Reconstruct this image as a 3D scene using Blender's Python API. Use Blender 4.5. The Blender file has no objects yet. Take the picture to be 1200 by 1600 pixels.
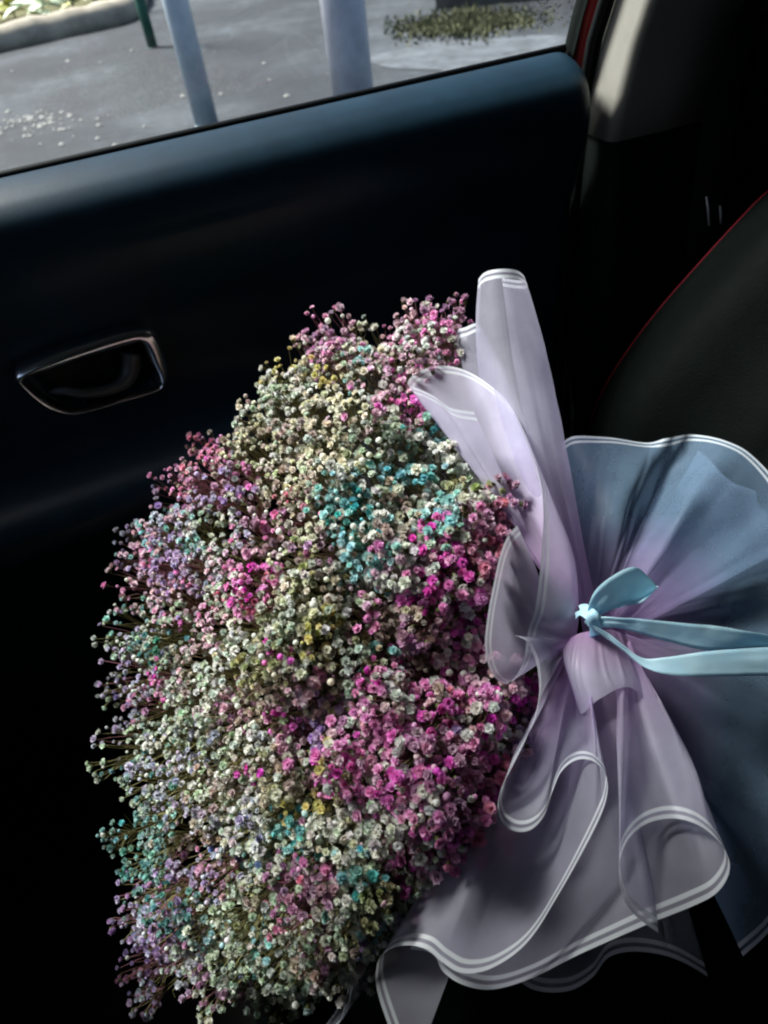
import bpy, math, random
import numpy as np
from mathutils import Vector, Matrix, noise as mnoise

random.seed(7)
rng = np.random.default_rng(7)
scene = bpy.context.scene
COL = scene.collection

# ------------------------------------------------------------------ camera
F_PX, CX, CY = 1100.0, 600.0, 800.0            # focal length in pixels of the 1200x1600 photograph
CAM = np.array([0.0, 0.0, 1.17])
_x = np.array([4660.0, -1717.0, 1100.0]); _x /= np.linalg.norm(_x)      # car's long axis seen by the camera
_d = np.array([160.0, 1140.0, 1100.0]); _d -= _x * _d.dot(_x); _d /= np.linalg.norm(_d)
_z = -_d
_y = np.cross(_z, _x)
AX = np.stack([_x, _y, _z])                    # world = AX @ camera (x right, y down, z forward)
cam_data = bpy.data.cameras.new("camera")
cam = bpy.data.objects.new("camera", cam_data)
COL.objects.link(cam)
m = Matrix.Identity(4)
for r in range(3):
    m[r][0] = AX[r, 0]; m[r][1] = -AX[r, 1]; m[r][2] = -AX[r, 2]; m[r][3] = CAM[r]
cam.matrix_world = m
cam_data.sensor_fit = 'VERTICAL'
cam_data.angle = 2 * math.atan(800.0 / F_PX)
cam_data.clip_start = 0.02
cam_data.clip_end = 600
cam_data.dof.use_dof = True; cam_data.dof.focus_distance = .52; cam_data.dof.aperture_fstop = 5.6
scene.camera = cam

# ------------------------------------------------------------------ light
SUN_EL, SUN_AZ = math.radians(52), math.radians(133)     # azimuth measured from +X (rear of the car) towards +Y (street side)
sd = Vector((math.cos(SUN_EL) * math.cos(SUN_AZ), math.cos(SUN_EL) * math.sin(SUN_AZ), math.sin(SUN_EL)))
world = bpy.data.worlds.new("World"); scene.world = world
world.use_nodes = True
nt = world.node_tree; nt.nodes.clear()
sky = nt.nodes.new("ShaderNodeTexSky"); sky.sky_type = 'NISHITA'; sky.sun_disc = False
sky.sun_elevation = SUN_EL; sky.sun_rotation = math.pi / 2 - SUN_AZ
sky.dust_density = 4.0; sky.air_density = 1.0; sky.ozone_density = 1.0
bg = nt.nodes.new("ShaderNodeBackground"); bg.inputs[1].default_value = 0.075
hs = nt.nodes.new("ShaderNodeHueSaturation"); hs.inputs['Saturation'].default_value = 1.1
out = nt.nodes.new("ShaderNodeOutputWorld")
nt.links.new(sky.outputs[0], hs.inputs['Color']); nt.links.new(hs.outputs[0], bg.inputs[0]); nt.links.new(bg.outputs[0], out.inputs[0])
sun_l = bpy.data.lights.new("sun", 'SUN'); sun_l.energy = 4.6; sun_l.angle = math.radians(17); sun_l.color = (1, .985, .96)
sun = bpy.data.objects.new("sun", sun_l); COL.objects.link(sun)
sun.rotation_euler = sd.to_track_quat('Z', 'Y').to_euler()

scene.view_settings.view_transform = 'Standard'; scene.view_settings.look = 'None'
scene.view_settings.gamma = 1; scene.view_settings.use_curve_mapping = False
scene.view_settings.exposure = 1.35
cy = scene.cycles
cy.filter_width = 2.1; cy.use_denoising = True; cy.max_bounces = 10; cy.diffuse_bounces = 4; cy.transparent_max_bounces = 24
cy.caustics_reflective = False; cy.caustics_refractive = False
cy.sample_clamp_indirect = 4.0

# ------------------------------------------------------------------ helpers
def ray(px, py):
    return AX @ np.array([px - CX, py - CY, F_PX]) / F_PX
def P(px, py, d):                      # the point that lies d metres in front of the lens along a sight line
    return CAM + ray(px, py) * d
def Py(px, py, y):                     # where a sight line meets the upright plane at that y
    r = ray(px, py); return CAM + r * (y / r[1])
def Pz(px, py, z):                     # where a sight line meets the level plane at that z
    r = ray(px, py); return CAM + r * ((z - CAM[2]) / r[2])
def proj(p):
    c = (np.asarray(p) - CAM) @ AX
    return c[..., 0] / c[..., 2] * F_PX + CX, c[..., 1] / c[..., 2] * F_PX + CY

def link(name, me, mat=None, parent=None, smooth=True):
    o = bpy.data.objects.new(name, me); COL.objects.link(o)
    if mat is not None and len(me.materials) == 0: me.materials.append(mat)
    if smooth: me.polygons.foreach_set("use_smooth", [True] * len(me.polygons))
    if parent is not None:
        o.parent = parent; mw = parent.matrix_basis.copy(); q_ = parent
        while q_.parent is not None: mw = q_.parent.matrix_basis @ q_.matrix_parent_inverse @ mw; q_ = q_.parent
        o.matrix_parent_inverse = mw.inverted()
    return o
def mesh(name, verts, faces):
    me = bpy.data.meshes.new(name)
    me.from_pydata([tuple(map(float, v)) for v in verts], [], faces)
    me.update(); return me
def empty(name, loc, label, cat, group=None):
    o = bpy.data.objects.new(name, None); COL.objects.link(o)
    o.location = loc; o.empty_display_size = .05
    o.matrix_world = Matrix.Translation(Vector(loc))
    o['label'] = label; o['category'] = cat
    if group: o['group'] = group
    return o
def tag(o, label, cat, group=None):
    o['label'] = label; o['category'] = cat
    if group: o['group'] = group
def catmull(pts, n, closed=False):
    pts = np.asarray(pts, float); k = len(pts)
    if k == 1: return np.repeat(pts, n, 0)
    if closed:
        t = np.linspace(0, k, n, endpoint=False); idx = lambda i: i % k
    else:
        t = np.linspace(0, k - 1, n); idx = lambda i: np.clip(i, 0, k - 1)
    i = np.floor(t).astype(int)
    if not closed: i = np.minimum(i, k - 2)
    f = (t - i)[:, None]
    p0, p1, p2, p3 = pts[idx(i - 1)], pts[idx(i)], pts[idx(i + 1)], pts[idx(i + 2)]
    return .5 * (2 * p1 + (p2 - p0) * f + (2 * p0 - 5 * p1 + 4 * p2 - p3) * f**2 + (3 * p1 - p0 - 3 * p2 + p3) * f**3)
def grid_faces(nu, nv, closed_u=False):
    fs = []
    for j in range(nv - 1):
        for i in range(nu if closed_u else nu - 1):
            i2 = (i + 1) % nu
            fs.append((j * nu + i, j * nu + i2, (j + 1) * nu + i2, (j + 1) * nu + i))
    return fs
def loft(name, rows, closed_u=False, caps=False):
    rows = np.asarray(rows, float); nv, nu = rows.shape[:2]
    fs = grid_faces(nu, nv, closed_u)
    if caps:
        fs.append(tuple(range(nu))[::-1]); fs.append(tuple((nv - 1) * nu + i for i in range(nu)))
    return mesh(name, rows.reshape(-1, 3), fs)
def tube_arrays(path, radii, sides=8):
    path = np.asarray(path, float); n = len(path)
    radii = np.broadcast_to(np.asarray(radii, float), (n,))
    tan = np.gradient(path, axis=0); tan /= np.linalg.norm(tan, axis=1)[:, None] + 1e-12
    ref = np.array([0, 0, 1.0]) if abs(tan[0][2]) < .9 else np.array([1.0, 0, 0])
    rows = []
    for k in range(n):
        a = np.cross(tan[k], ref); a /= np.linalg.norm(a) + 1e-12; b = np.cross(tan[k], a); ref = -np.cross(tan[k], a) if False else ref
        ang = np.linspace(0, 2 * np.pi, sides, endpoint=False)
        rows.append(path[k] + radii[k] * (np.cos(ang)[:, None] * a + np.sin(ang)[:, None] * b))
    return np.array(rows)
def tube(name, path, radii, sides=8):
    return loft(name, tube_arrays(path, radii, sides), True, True)
def box_mesh(name, lo, hi, bev=.0, jit=0):
    import bmesh
    bm = bmesh.new(); bmesh.ops.create_cube(bm, size=1)
    for v in bm.verts:
        v.co = Vector([lo[i] + (v.co[i] + .5) * (hi[i] - lo[i]) for i in range(3)])
    if bev: bmesh.ops.bevel(bm, geom=bm.edges[:], offset=bev, segments=3, affect='EDGES', profile=.5)
    me = bpy.data.meshes.new(name); bm.to_mesh(me); bm.free(); return me
def fbm(p, s, seed=0, octv=3):
    return mnoise.fractal(Vector((p[0] * s + seed * 7.3, p[1] * s - seed * 3.1, p[2] * s + seed)), 1.0, 2.0, octv)

# ------------------------------------------------------------------ materials
def new_mat(name):
    mt = bpy.data.materials.new(name); mt.use_nodes = True
    n = mt.node_tree; n.nodes.clear()
    o = n.nodes.new("ShaderNodeOutputMaterial"); return mt, n, o
def noise_node(n, scale, detail=6, rough=.6, coord='Object'):
    tc = n.nodes.new("ShaderNodeTexCoord"); tx = n.nodes.new("ShaderNodeTexNoise")
    tx.inputs['Scale'].default_value = scale; tx.inputs['Detail'].default_value = detail; tx.inputs['Roughness'].default_value = rough
    n.links.new(tc.outputs[coord], tx.inputs['Vector']); return tx
def ramp(n, src, stops):
    r = n.nodes.new("ShaderNodeValToRGB"); e = r.color_ramp.elements
    while len(e) < len(stops): e.new(.5)
    for el, (p, c) in zip(e, stops): el.position = p; el.color = (*c, 1)
    n.links.new(src, r.inputs[0]); return r
def simple(name, c, rough=.5, var=.25, scale=40, bump=.1, metal=0, spec=.5, bdist=.001, coat=0):
    mt, n, o = new_mat(name)
    b = n.nodes.new("ShaderNodeBsdfPrincipled"); tx = noise_node(n, scale)
    r = ramp(n, tx.outputs['Fac'], [(.3, [k * (1 - var) for k in c]), (.7, [min(1, k * (1 + var)) for k in c])])
    n.links.new(r.outputs[0], b.inputs['Base Color'])
    b.inputs['Roughness'].default_value = rough; b.inputs['Metallic'].default_value = metal
    b.inputs['Specular IOR Level'].default_value = spec
    b.inputs['Coat Weight'].default_value = coat
    if bump:
        t2 = noise_node(n, scale * 12, 3); bp = n.nodes.new("ShaderNodeBump")
        bp.inputs['Strength'].default_value = bump; bp.inputs['Distance'].default_value = bdist
        n.links.new(t2.outputs['Fac'], bp.inputs['Height']); n.links.new(bp.outputs[0], b.inputs['Normal'])
    n.links.new(b.outputs[0], o.inputs[0]); return mt

M_door = simple("door_plastic", (.005, .021, .036), .44, .2, 30, .12, spec=.24, bdist=.0006)
M_black = simple("black_trim", (.0045, .0072, .0064), .6, .2, 30, .15, spec=.09, bdist=.0006)
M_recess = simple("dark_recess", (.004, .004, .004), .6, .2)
M_rubber = simple("rubber_seal", (.008, .0095, .010), .6, .2, spec=.10)
M_lever = simple("lever_plastic", (.09, .10, .10), .35, .2, 30, .1, bdist=.0005)
M_beige = simple("beige_trim", (.24, .23, .20), .7, .06, 60, .15, bdist=.0006)
M_red = simple("red_paint", (.60, .015, .03), .3, .1, 20, 0, coat=.6)
M_redthread = simple("red_piping", (.05, .002, .005), .8, .2, spec=.05)
M_leather = simple("black_leather", (.0010, .0017, .0015), .65, .25, 50, .5, bdist=.0012, spec=.025)
M_chrome = simple("chrome", (.95, .96, .97), .22, .05, 60, .06, metal=1)
M_glint = simple("glint_steel", (.8, .82, .78), .5, .1, 60, 0, metal=.2)  # pale colour paints the glints at the belt anchor
M_webbing = simple("belt_webbing", (.008, .010, .009), .8, .3, 300, .4)
M_carpet = simple("cabin_carpet", (.003, .003, .003), .95, .3, 200, .5)
M_headliner = simple("headliner", (.12, .12, .115), .9, .1)

def asphalt():
    mt, n, o = new_mat("asphalt")
    b = n.nodes.new("ShaderNodeBsdfPrincipled")
    t1 = noise_node(n, .55, 5, .6); t2 = noise_node(n, 9, 6, .7); t3 = noise_node(n, 60, 2, .5)
    r1 = ramp(n, t1.outputs['Fac'], [(.36, (.010, .013, .018)), (.5, (.022, .027, .032)), (.62, (.058, .067, .076))])
    r2 = ramp(n, t2.outputs['Fac'], [(.3, (.55, .56, .58)), (.58, (1.05, 1.05, 1.05)), (.72, (2.0, 2.0, 1.95))])
    r3 = ramp(n, t3.outputs['Fac'], [(.3, (.85, .85, .85)), (.7, (1.15, 1.15, 1.15))])
    a = n.nodes.new("ShaderNodeMixRGB"); a.blend_type = 'MULTIPLY'; a.inputs[0].default_value = 1
    c = n.nodes.new("ShaderNodeMixRGB"); c.blend_type = 'MULTIPLY'; c.inputs[0].default_value = 1
    n.links.new(r1.outputs[0], a.inputs[1]); n.links.new(r2.outputs[0], a.inputs[2])
    n.links.new(a.outputs[0], c.inputs[1]); n.links.new(r3.outputs[0], c.inputs[2])
    n.links.new(c.outputs[0], b.inputs['Base Color']); b.inputs['Roughness'].default_value = .8
    bp = n.nodes.new("ShaderNodeBump"); bp.inputs['Strength'].default_value = .5; bp.inputs['Distance'].default_value = .01
    n.links.new(t3.outputs['Fac'], bp.inputs['Height']); n.links.new(bp.outputs[0], b.inputs['Normal'])
    n.links.new(b.outputs[0], o.inputs[0]); return mt
M_asphalt = asphalt()
M_concrete = simple("pale_concrete", (.085, .095, .105), .85, .5, 6, .4, bdist=.01)
M_kerb = simple("weathered_kerb_stone", (.40, .35, .27), .85, .3, 5, .4, bdist=.01)
M_soil = simple("flower_bed_soil", (.10, .095, .035), .95, .5, 4, .5, bdist=.02)
M_wall = simple("old_rendered_wall", (.10, .095, .085), .9, .35, 3, .4, bdist=.01)
M_pole = simple("painted_steel_pole", (.56, .66, .74), .35, .15, 8, .1)
M_pole2 = simple("rusting_painted_pole", (.66, .68, .76), .4, .25, 5, .1)
M_greenpost = simple("green_painted_post", (.03, .12, .085), .5, .2, 10, .1)
M_leafpale = simple("sunlit_leaf", (.72, .80, .62), .5, .2, 8, 0)  # sunlight on the leaves is put into this pale colour
M_leafyellow = simple("yellow_green_leaf", (.50, .50, .16), .5, .3, 8, 0)
M_grass = simple("dry_grass", (.10, .105, .05), .8, .5, 3, 0)
M_chip = simple("pale_litter", (.26, .26, .24), .8, .2, 20, 0)

def glass():
    mt, n, o = new_mat("window_glass")
    t = n.nodes.new("ShaderNodeBsdfTransparent"); t.inputs[0].default_value = (.86, .90, .90, 1)
    g = n.nodes.new("ShaderNodeBsdfGlossy"); g.inputs['Roughness'].default_value = .02
    lw = n.nodes.new("ShaderNodeFresnel"); lw.inputs[0].default_value = 1.45
    mx = n.nodes.new("ShaderNodeMixShader")
    n.links.new(lw.outputs[0], mx.inputs[0]); n.links.new(t.outputs[0], mx.inputs[1]); n.links.new(g.outputs[0], mx.inputs[2])
    n.links.new(mx.outputs[0], o.inputs[0]); return mt
M_glass = glass()
def etch():
    mt, n, o = new_mat("frosted_etching")
    t = n.nodes.new("ShaderNodeBsdfTransparent"); t.inputs[0].default_value = (.75, .78, .74, 1)
    d = n.nodes.new("ShaderNodeBsdfDiffuse"); d.inputs[0].default_value = (.05, .06, .05, 1)
    mx = n.nodes.new("ShaderNodeMixShader"); mx.inputs[0].default_value = .45
    n.links.new(t.outputs[0], mx.inputs[1]); n.links.new(d.outputs[0], mx.inputs[2]); n.links.new(mx.outputs[0], o.inputs[0]); return mt
M_etch = etch()

def paper_mat(name, col, deep, stripe, alpha, alpha_deep=None):
    """frosted wrapping film: UV.y = metres from the hem, UV.x = 0 at the gather .. 1 at the hem"""
    mt, n, o = new_mat(name)
    uv = n.nodes.new("ShaderNodeUVMap"); sp = n.nodes.new("ShaderNodeSeparateXYZ"); n.links.new(uv.outputs[0], sp.inputs[0])
    def band(c, w):
        s = n.nodes.new("ShaderNodeMath"); s.operation = 'SUBTRACT'; n.links.new(sp.outputs[1], s.inputs[0]); s.inputs[1].default_value = c
        a = n.nodes.new("ShaderNodeMath"); a.operation = 'ABSOLUTE'; n.links.new(s.outputs[0], a.inputs[0])
        mr = n.nodes.new("ShaderNodeMapRange"); mr.inputs[1].default_value = w * .75; mr.inputs[2].default_value = w * 1.15
        mr.inputs[3].default_value = 1; mr.inputs[4].default_value = 0
        n.links.new(a.outputs[0], mr.inputs[0]); return mr.outputs[0]
    mx = n.nodes.new("ShaderNodeMath"); mx.operation = 'MAXIMUM'
    n.links.new(band(.0014, .0015), mx.inputs[0]); n.links.new(band(.0066, .0015), mx.inputs[1])
    st = n.nodes.new("ShaderNodeMath"); st.operation = 'MULTIPLY'; st.inputs[1].default_value = stripe
    n.links.new(mx.outputs[0], st.inputs[0])
    tx = noise_node(n, 30, 4, .6)
    g = ramp(n, sp.outputs[0], [(.05, deep), (.55, col)])
    vr = ramp(n, tx.outputs['Fac'], [(.3, (.88, .88, .88)), (.7, (1.1, 1.1, 1.1))])
    ml = n.nodes.new("ShaderNodeMixRGB"); ml.blend_type = 'MULTIPLY'; ml.inputs[0].default_value = 1
    n.links.new(g.outputs[0], ml.inputs[1]); n.links.new(vr.outputs[0], ml.inputs[2])
    cm = n.nodes.new("ShaderNodeMixRGB"); n.links.new(st.outputs[0], cm.inputs[0]); n.links.new(ml.outputs[0], cm.inputs[1]); cm.inputs[2].default_value = (.86, .90, .93, 1)
    b = n.nodes.new("ShaderNodeBsdfPrincipled"); b.inputs['Roughness'].default_value = .42; b.inputs['Specular IOR Level'].default_value = .45
    n.links.new(cm.outputs[0], b.inputs['Base Color'])
    tl = n.nodes.new("ShaderNodeBsdfTranslucent"); n.links.new(cm.outputs[0], tl.inputs[0])
    m1 = n.nodes.new("ShaderNodeMixShader"); m1.inputs[0].default_value = .50
    n.links.new(b.outputs[0], m1.inputs[1]); n.links.new(tl.outputs[0], m1.inputs[2])
    tr = n.nodes.new("ShaderNodeBsdfTransparent"); tr.inputs[0].default_value = (.90, .88, .95, 1)
    al = n.nodes.new("ShaderNodeMapRange"); n.links.new(st.outputs[0], al.inputs[0]); al.inputs[3].default_value = alpha; al.inputs[4].default_value = .95
    m2 = n.nodes.new("ShaderNodeMixShader"); n.links.new(al.outputs[0], m2.inputs[0])
    n.links.new(tr.outputs[0], m2.inputs[1]); n.links.new(m1.outputs[0], m2.inputs[2])
    bp = n.nodes.new("ShaderNodeBump"); bp.inputs['Strength'].default_value = .15; bp.inputs['Distance'].default_value = .004
    n.links.new(tx.outputs['Fac'], bp.inputs['Height']); n.links.new(bp.outputs[0], b.inputs['Normal'])
    n.links.new(m2.outputs[0], o.inputs[0]); return mt
M_paper = paper_mat("lilac_frosted_film", (.72, .68, .83), (.66, .40, .70), 1, .74)
M_paper_sheer = paper_mat("lilac_sheer_film", (.70, .69, .82), (.66, .44, .70), 1, .42)
M_paper_dark = paper_mat("sheer_blue_film", (.26, .40, .56), (.64, .42, .78), .8, .42)
M_paper_thin = paper_mat("sheer_grey_film", (.30, .33, .38), (.36, .30, .42), .4, .28)

def ribbon_mat():
    mt, n, o = new_mat("turquoise_satin")
    b = n.nodes.new("ShaderNodeBsdfPrincipled")
    tc = n.nodes.new("ShaderNodeTexCoord"); w = n.nodes.new("ShaderNodeTexNoise"); w.inputs['Scale'].default_value = 60
    n.links.new(tc.outputs['Object'], w.inputs['Vector'])
    r = ramp(n, w.outputs['Fac'], [(.3, (.58, .88, 1.0)), (.7, (.68, .93, 1.0))])
    n.links.new(r.outputs[0], b.inputs['Base Color'])
    b.inputs['Roughness'].default_value = .33; b.inputs['Sheen Weight'].default_value = .3
    wv = n.nodes.new("ShaderNodeTexWave"); wv.inputs['Scale'].default_value = 900; wv.inputs['Distortion'].default_value = 1
    n.links.new(tc.outputs['Object'], wv.inputs['Vector']); bb = n.nodes.new("ShaderNodeBump"); bb.inputs['Strength'].default_value = .25; bb.inputs['Distance'].default_value = .0004
    n.links.new(wv.outputs['Fac'], bb.inputs['Height']); n.links.new(bb.outputs[0], b.inputs['Normal'])
    tl = n.nodes.new("ShaderNodeBsdfTranslucent"); n.links.new(r.outputs[0], tl.inputs[0])
    mx = n.nodes.new("ShaderNodeMixShader"); mx.inputs[0].default_value = .4
    n.links.new(b.outputs[0], mx.inputs[1]); n.links.new(tl.outputs[0], mx.inputs[2]); n.links.new(mx.outputs[0], o.inputs[0]); return mt
M_ribbon = ribbon_mat()

def petal_mat(name, mode):
    mt, n, o = new_mat(name)
    if mode == 'solo':
        src = n.nodes.new("ShaderNodeObjectInfo").outputs['Color']
    else:
        at = n.nodes.new("ShaderNodeAttribute"); at.attribute_name = 'tint'; src = at.outputs['Color']
    pm = n.nodes.new("ShaderNodeAttribute"); pm.attribute_name = 'petal'
    tx = noise_node(n, 420, 3); r = ramp(n, tx.outputs['Fac'], [(.3, (.86, .85, .86)), (.65, (1.06, 1.06, 1.06))])
    ml = n.nodes.new("ShaderNodeMixRGB"); ml.blend_type = 'MULTIPLY'; ml.inputs[0].default_value = 1
    n.links.new(src, ml.inputs[1]); n.links.new(r.outputs[0], ml.inputs[2])
    cm = n.nodes.new("ShaderNodeMixRGB"); n.links.new(pm.outputs['Fac'], cm.inputs[0]); cm.inputs[1].default_value = (.12, .13, .05, 1)
    n.links.new(ml.outputs[0], cm.inputs[2])
    b = n.nodes.new("ShaderNodeBsdfPrincipled"); b.inputs['Roughness'].default_value = .65; b.inputs['Specular IOR Level'].default_value = .25
    n.links.new(cm.outputs[0], b.inputs['Base Color'])
    tl = n.nodes.new("ShaderNodeBsdfTranslucent"); n.links.new(cm.outputs[0], tl.inputs[0])
    mx = n.nodes.new("ShaderNodeMixShader"); mx.inputs[0].default_value = .46
    n.links.new(b.outputs[0], mx.inputs[1]); n.links.new(tl.outputs[0], mx.inputs[2]); n.links.new(mx.outputs[0], o.inputs[0]); return mt
M_petal = petal_mat("dyed_petals", 'solo')
M_petals = petal_mat("dyed_petals_massed", 'mass')
def stem_mat():
    mt, n, o = new_mat("dyed_stems")
    at = n.nodes.new("ShaderNodeAttribute"); at.attribute_name = 'tint'
    b = n.nodes.new("ShaderNodeBsdfPrincipled"); b.inputs['Roughness'].default_value = .6
    n.links.new(at.outputs['Color'], b.inputs['Base Color']); n.links.new(b.outputs[0], o.inputs[0]); return mt
M_stem = stem_mat()

# ------------------------------------------------------------------ the cabin shell (roof, far walls) that shades the inside
GROUND_Z = 0.0
def structure(name, me, mat, smooth=False):
    o = link(name, me, mat, smooth=smooth); o['kind'] = 'structure'; return o
car = empty("car", (.2, 0, .2), "red car seen from inside, black trim and leather seat around the bouquet", "car")
def shell(name, me, mat, smooth=False): return link(name, me, mat, car, smooth)
def group_part(name, loc):
    e = bpy.data.objects.new(name, None); COL.objects.link(e); e.empty_display_size = .05
    e.matrix_world = Matrix.Translation(Vector(loc)); e.parent = car; e.matrix_parent_inverse = car.matrix_world.inverted(); return e
shell("roof", box_mesh("car_roof", (-1.02, -.84, 1.52), (1.66, .66, 1.58)), M_headliner)
shell("floor_pan", box_mesh("car_floor", (-1.2, -.78, .16), (1.6, .78, .20)), M_carpet)
shell("side_panel", box_mesh("car_side_wall", (-1.2, -.84, .20), (1.6, -.785, 1.54)), M_black)
shell("rear_panel", box_mesh("car_rear_wall", (1.61, -.84, .16), (1.66, .84, 1.54)), M_black)
shell("dashboard", box_mesh("dashboard", (-1.2, -.78, .42), (-.44, .62, .95), .05), M_black, True)
shell("bulkhead", box_mesh("car_front_wall", (-1.26, -.84, .16), (-1.205, .84, 1.13)), M_black)
shell("quarter_panel", box_mesh("car_quarter_wall", (.80, .74, .20), (1.6, .80, 1.54)), M_black)

# ------------------------------------------------------------------ outdoors
def ground():
    s = 150; n_ = 2
    return mesh("ground", [(-s, -s, 0), (s, -s, 0), (s, s, 0), (-s, s, 0)], [(0, 1, 2, 3)])
structure("ground", ground(), M_asphalt)
def patch(name, pts, z, mat, n_=48, wob=.18):
    c = np.mean(pts, 0); ring = catmull(pts, n_, True)
    ring = np.array([p + (p - c) * wob * fbm(p, 1.5, 2) for p in ring]); ring[:, 2] = z
    return structure(name, mesh(name, list(ring), [tuple(range(n_))]), mat)
g = lambda x, y: Pz(x, y, 0)
patch("sunlit_gravel", [g(575, 92), g(640, 72), g(760, 62), g(900, 60), g(900, 120), g(760, 140), g(690, 112), g(620, 105)], .004, M_concrete)  # gravel whose pale tone also holds the sunlight on this spot
patch("pale_pavement", [g(575, -30), g(640, 2), g(690, -4), g(760, -60), g(600, -110), g(420, -110)], .004, M_concrete)
patch("flower_bed", [g(-60, 60), g(60, 42), g(140, 24), g(200, 2), g(190, -60), g(40, -60), g(-80, -40)], .006, M_soil)

# rounded stone kerb round the flower bed
kp = [g(-150, 110), g(-60, 92), g(20, 74), g(90, 58), g(150, 45), g(190, 34), g(212, 12), g(212, -18), g(204, -60)]
kp = catmull(kp, 60); kp[:, 2] = .06
kr = tube_arrays(kp, [.15 + .014 * fbm(p, 2.2, 5) for p in kp], 12)
for row, c in zip(kr, kp):
    for v in row:
        d_ = v - c; v += d_ * .16 * fbm(v, 3.5, 9)
ko = link("stone_kerb", loft("stone_kerb", kr, True, True), M_kerb)
tag(ko, "rounded beige stone kerb curving round the flower bed outside", "kerb")

def post(name, base, top, r, mat, label, cat, cap_mat=None, joint=False):
    e = empty(name, base, label, cat)
    base = np.array(base); top = np.array(top)
    link("shaft", tube("shaft", [base, base * .7 + top * .3, base * .3 + top * .7, top], r, 20), mat, e)
    link("base_plate", tube("base_plate", [base, base + [0, 0, .008]], r * 1.03, 20), mat, e)
    link("collar", tube("collar", [top - [0, 0, .06], top], r * 1.12, 20), mat, e)
    return e
b1 = g(324, 196); t1 = b1 + np.array([-.02, 0, 2.6])
post("steel_pole", b1, t1, .072, M_pole, "slim lilac grey steel pole whose foot shows above the door sill", "pole")
b2 = Py(552, 150, 4.2); b2[2] = 0
b2m = Py(552, 148, 4.2); b2[0] = b2m[0]
post("steel_pole", b2, b2 + np.array([0, 0, 2.6]), .116, M_pole2, "thick pinkish steel pole passing behind the window middle", "pole")
b3 = g(239, 74); post("green_post", b3, b3 + np.array([0, 0, 1.1]), .045, M_greenpost, "dark green post standing on asphalt by the kerb corner", "post")
b4 = g(157, 22); post("green_post", b4, b4 + np.array([0, 0, 1.1]), .04, M_greenpost, "dark green post standing inside the flower bed among leaves", "post")

def leaf_mesh(name):
    v = [(0, 0, 0), (-.22, .3, .05), (0, .35, 0), (.22, .3, .05), (-.2, .7, .02), (0, .7, -.05), (.2, .7, .02), (0, 1, -.12)]
    f = [(0, 2, 1), (0, 3, 2), (1, 2, 5, 4), (2, 3, 6, 5), (4, 5, 7), (5, 6, 7)]
    return mesh(name, v, f)
def bed_plant(px, py, n_, size, mats, label, hh):
    base = g(px, py); e = empty("bed_plant", base, label, "plant", "leafy plants in the flower bed")
    lm = [leaf_mesh("leaf") for _ in mats]
    for me, mt in zip(lm, mats): me.materials.append(mt)
    link("stem", tube("stem", [base, base + [0, 0, hh * .6]], [.012, .006], 6), M_grass, e)
    for k in range(n_):
        o = bpy.data.objects.new("leaf", lm[k % len(lm)]); COL.objects.link(o); o.parent = e
        a = random.uniform(0, 6.28)
        s = size * random.uniform(.6, 1.3)
        o.location = (random.uniform(-.12, .12), random.uniform(-.12, .12), hh * random.uniform(.25, .8))
        o.rotation_euler = (random.uniform(-.3, .9), random.uniform(-.4, .4), a); o.scale = (s, s, s)
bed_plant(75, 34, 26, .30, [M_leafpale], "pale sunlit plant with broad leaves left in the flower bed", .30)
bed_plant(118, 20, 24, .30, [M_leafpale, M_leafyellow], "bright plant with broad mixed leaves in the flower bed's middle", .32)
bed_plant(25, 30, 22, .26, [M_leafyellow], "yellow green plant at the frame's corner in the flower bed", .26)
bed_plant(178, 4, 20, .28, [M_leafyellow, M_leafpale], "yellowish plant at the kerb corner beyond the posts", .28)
bed_plant(245, -8, 18, .28, [M_leafyellow], "yellow green plant growing beyond the taller green post", .25)

# low wall beyond, with grass along its foot
w0, w1 = g(690, 14), g(840, -2)
dw = (w1 - w0) / np.linalg.norm(w1 - w0); nw = np.array([-dw[1], dw[0], 0])
a0 = w0 - dw * .05; a1 = w1 + dw * 3.5
rows = []
for q, z in [(0, 0), (.0, .30), (.03, .34), (.22, .34), (.25, .30), (.25, 0)]:
    pts = [a0 + (a1 - a0) * t_ + nw * q + np.array([0, 0, z]) for t_ in np.linspace(0, 1, 30)]
    rows.append([p + nw * .012 * fbm(p, 4, 3) for p in pts])
wo = link("low_wall", loft("low_wall", rows, False), M_wall, smooth=False)
tag(wo, "low weathered grey wall along the far edge of the asphalt", "wall")
def grass():
    V, Fc = [], []
    for k in range(5000):
        px = random.gauss(725, 55); py = 44 - (px - 640) * .08 + random.gauss(0, 10)
        if not (600 < px < 905): continue
        b = g(px, py); h = random.uniform(.008, .04) * (1.4 if abs(px - 735) < 30 else .8); a = random.uniform(0, 6.28)
        d_ = np.array([math.cos(a), math.sin(a), 0]) * .012; l_ = np.array([random.uniform(-.5, .5), random.uniform(-.5, .5), 1]) * h
        i = len(V); V += [b - d_, b + d_, b + l_]; Fc.append((i, i + 1, i + 2))
    return mesh("roadside_grass", V, Fc)
go = link("roadside_grass", grass(), M_grass, smooth=False); go['kind'] = 'stuff'; go['label'] = "dry yellow green grass growing in front of the low wall"
def litter():
    V, Fc = [], []
    for k in range(110):
        if random.random() < .72: px, py = random.gauss(60, 45), random.gauss(190, 9)
        else: px, py = random.uniform(0, 560), random.uniform(60, 230)
        b = g(px, py); s = random.uniform(.008, .028); i = len(V)
        n_ = 6
        for q in range(n_):
            a = q / n_ * 6.28; rr = s * random.uniform(.6, 1.2); V.append(b + [math.cos(a) * rr, math.sin(a) * rr, .004])
        V.append(b + [0, 0, .004 + s * .5])
        for q in range(n_): Fc.append((i + q, i + (q + 1) % n_, i + n_))
    return mesh("pale_pebbles", V, Fc)
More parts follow.
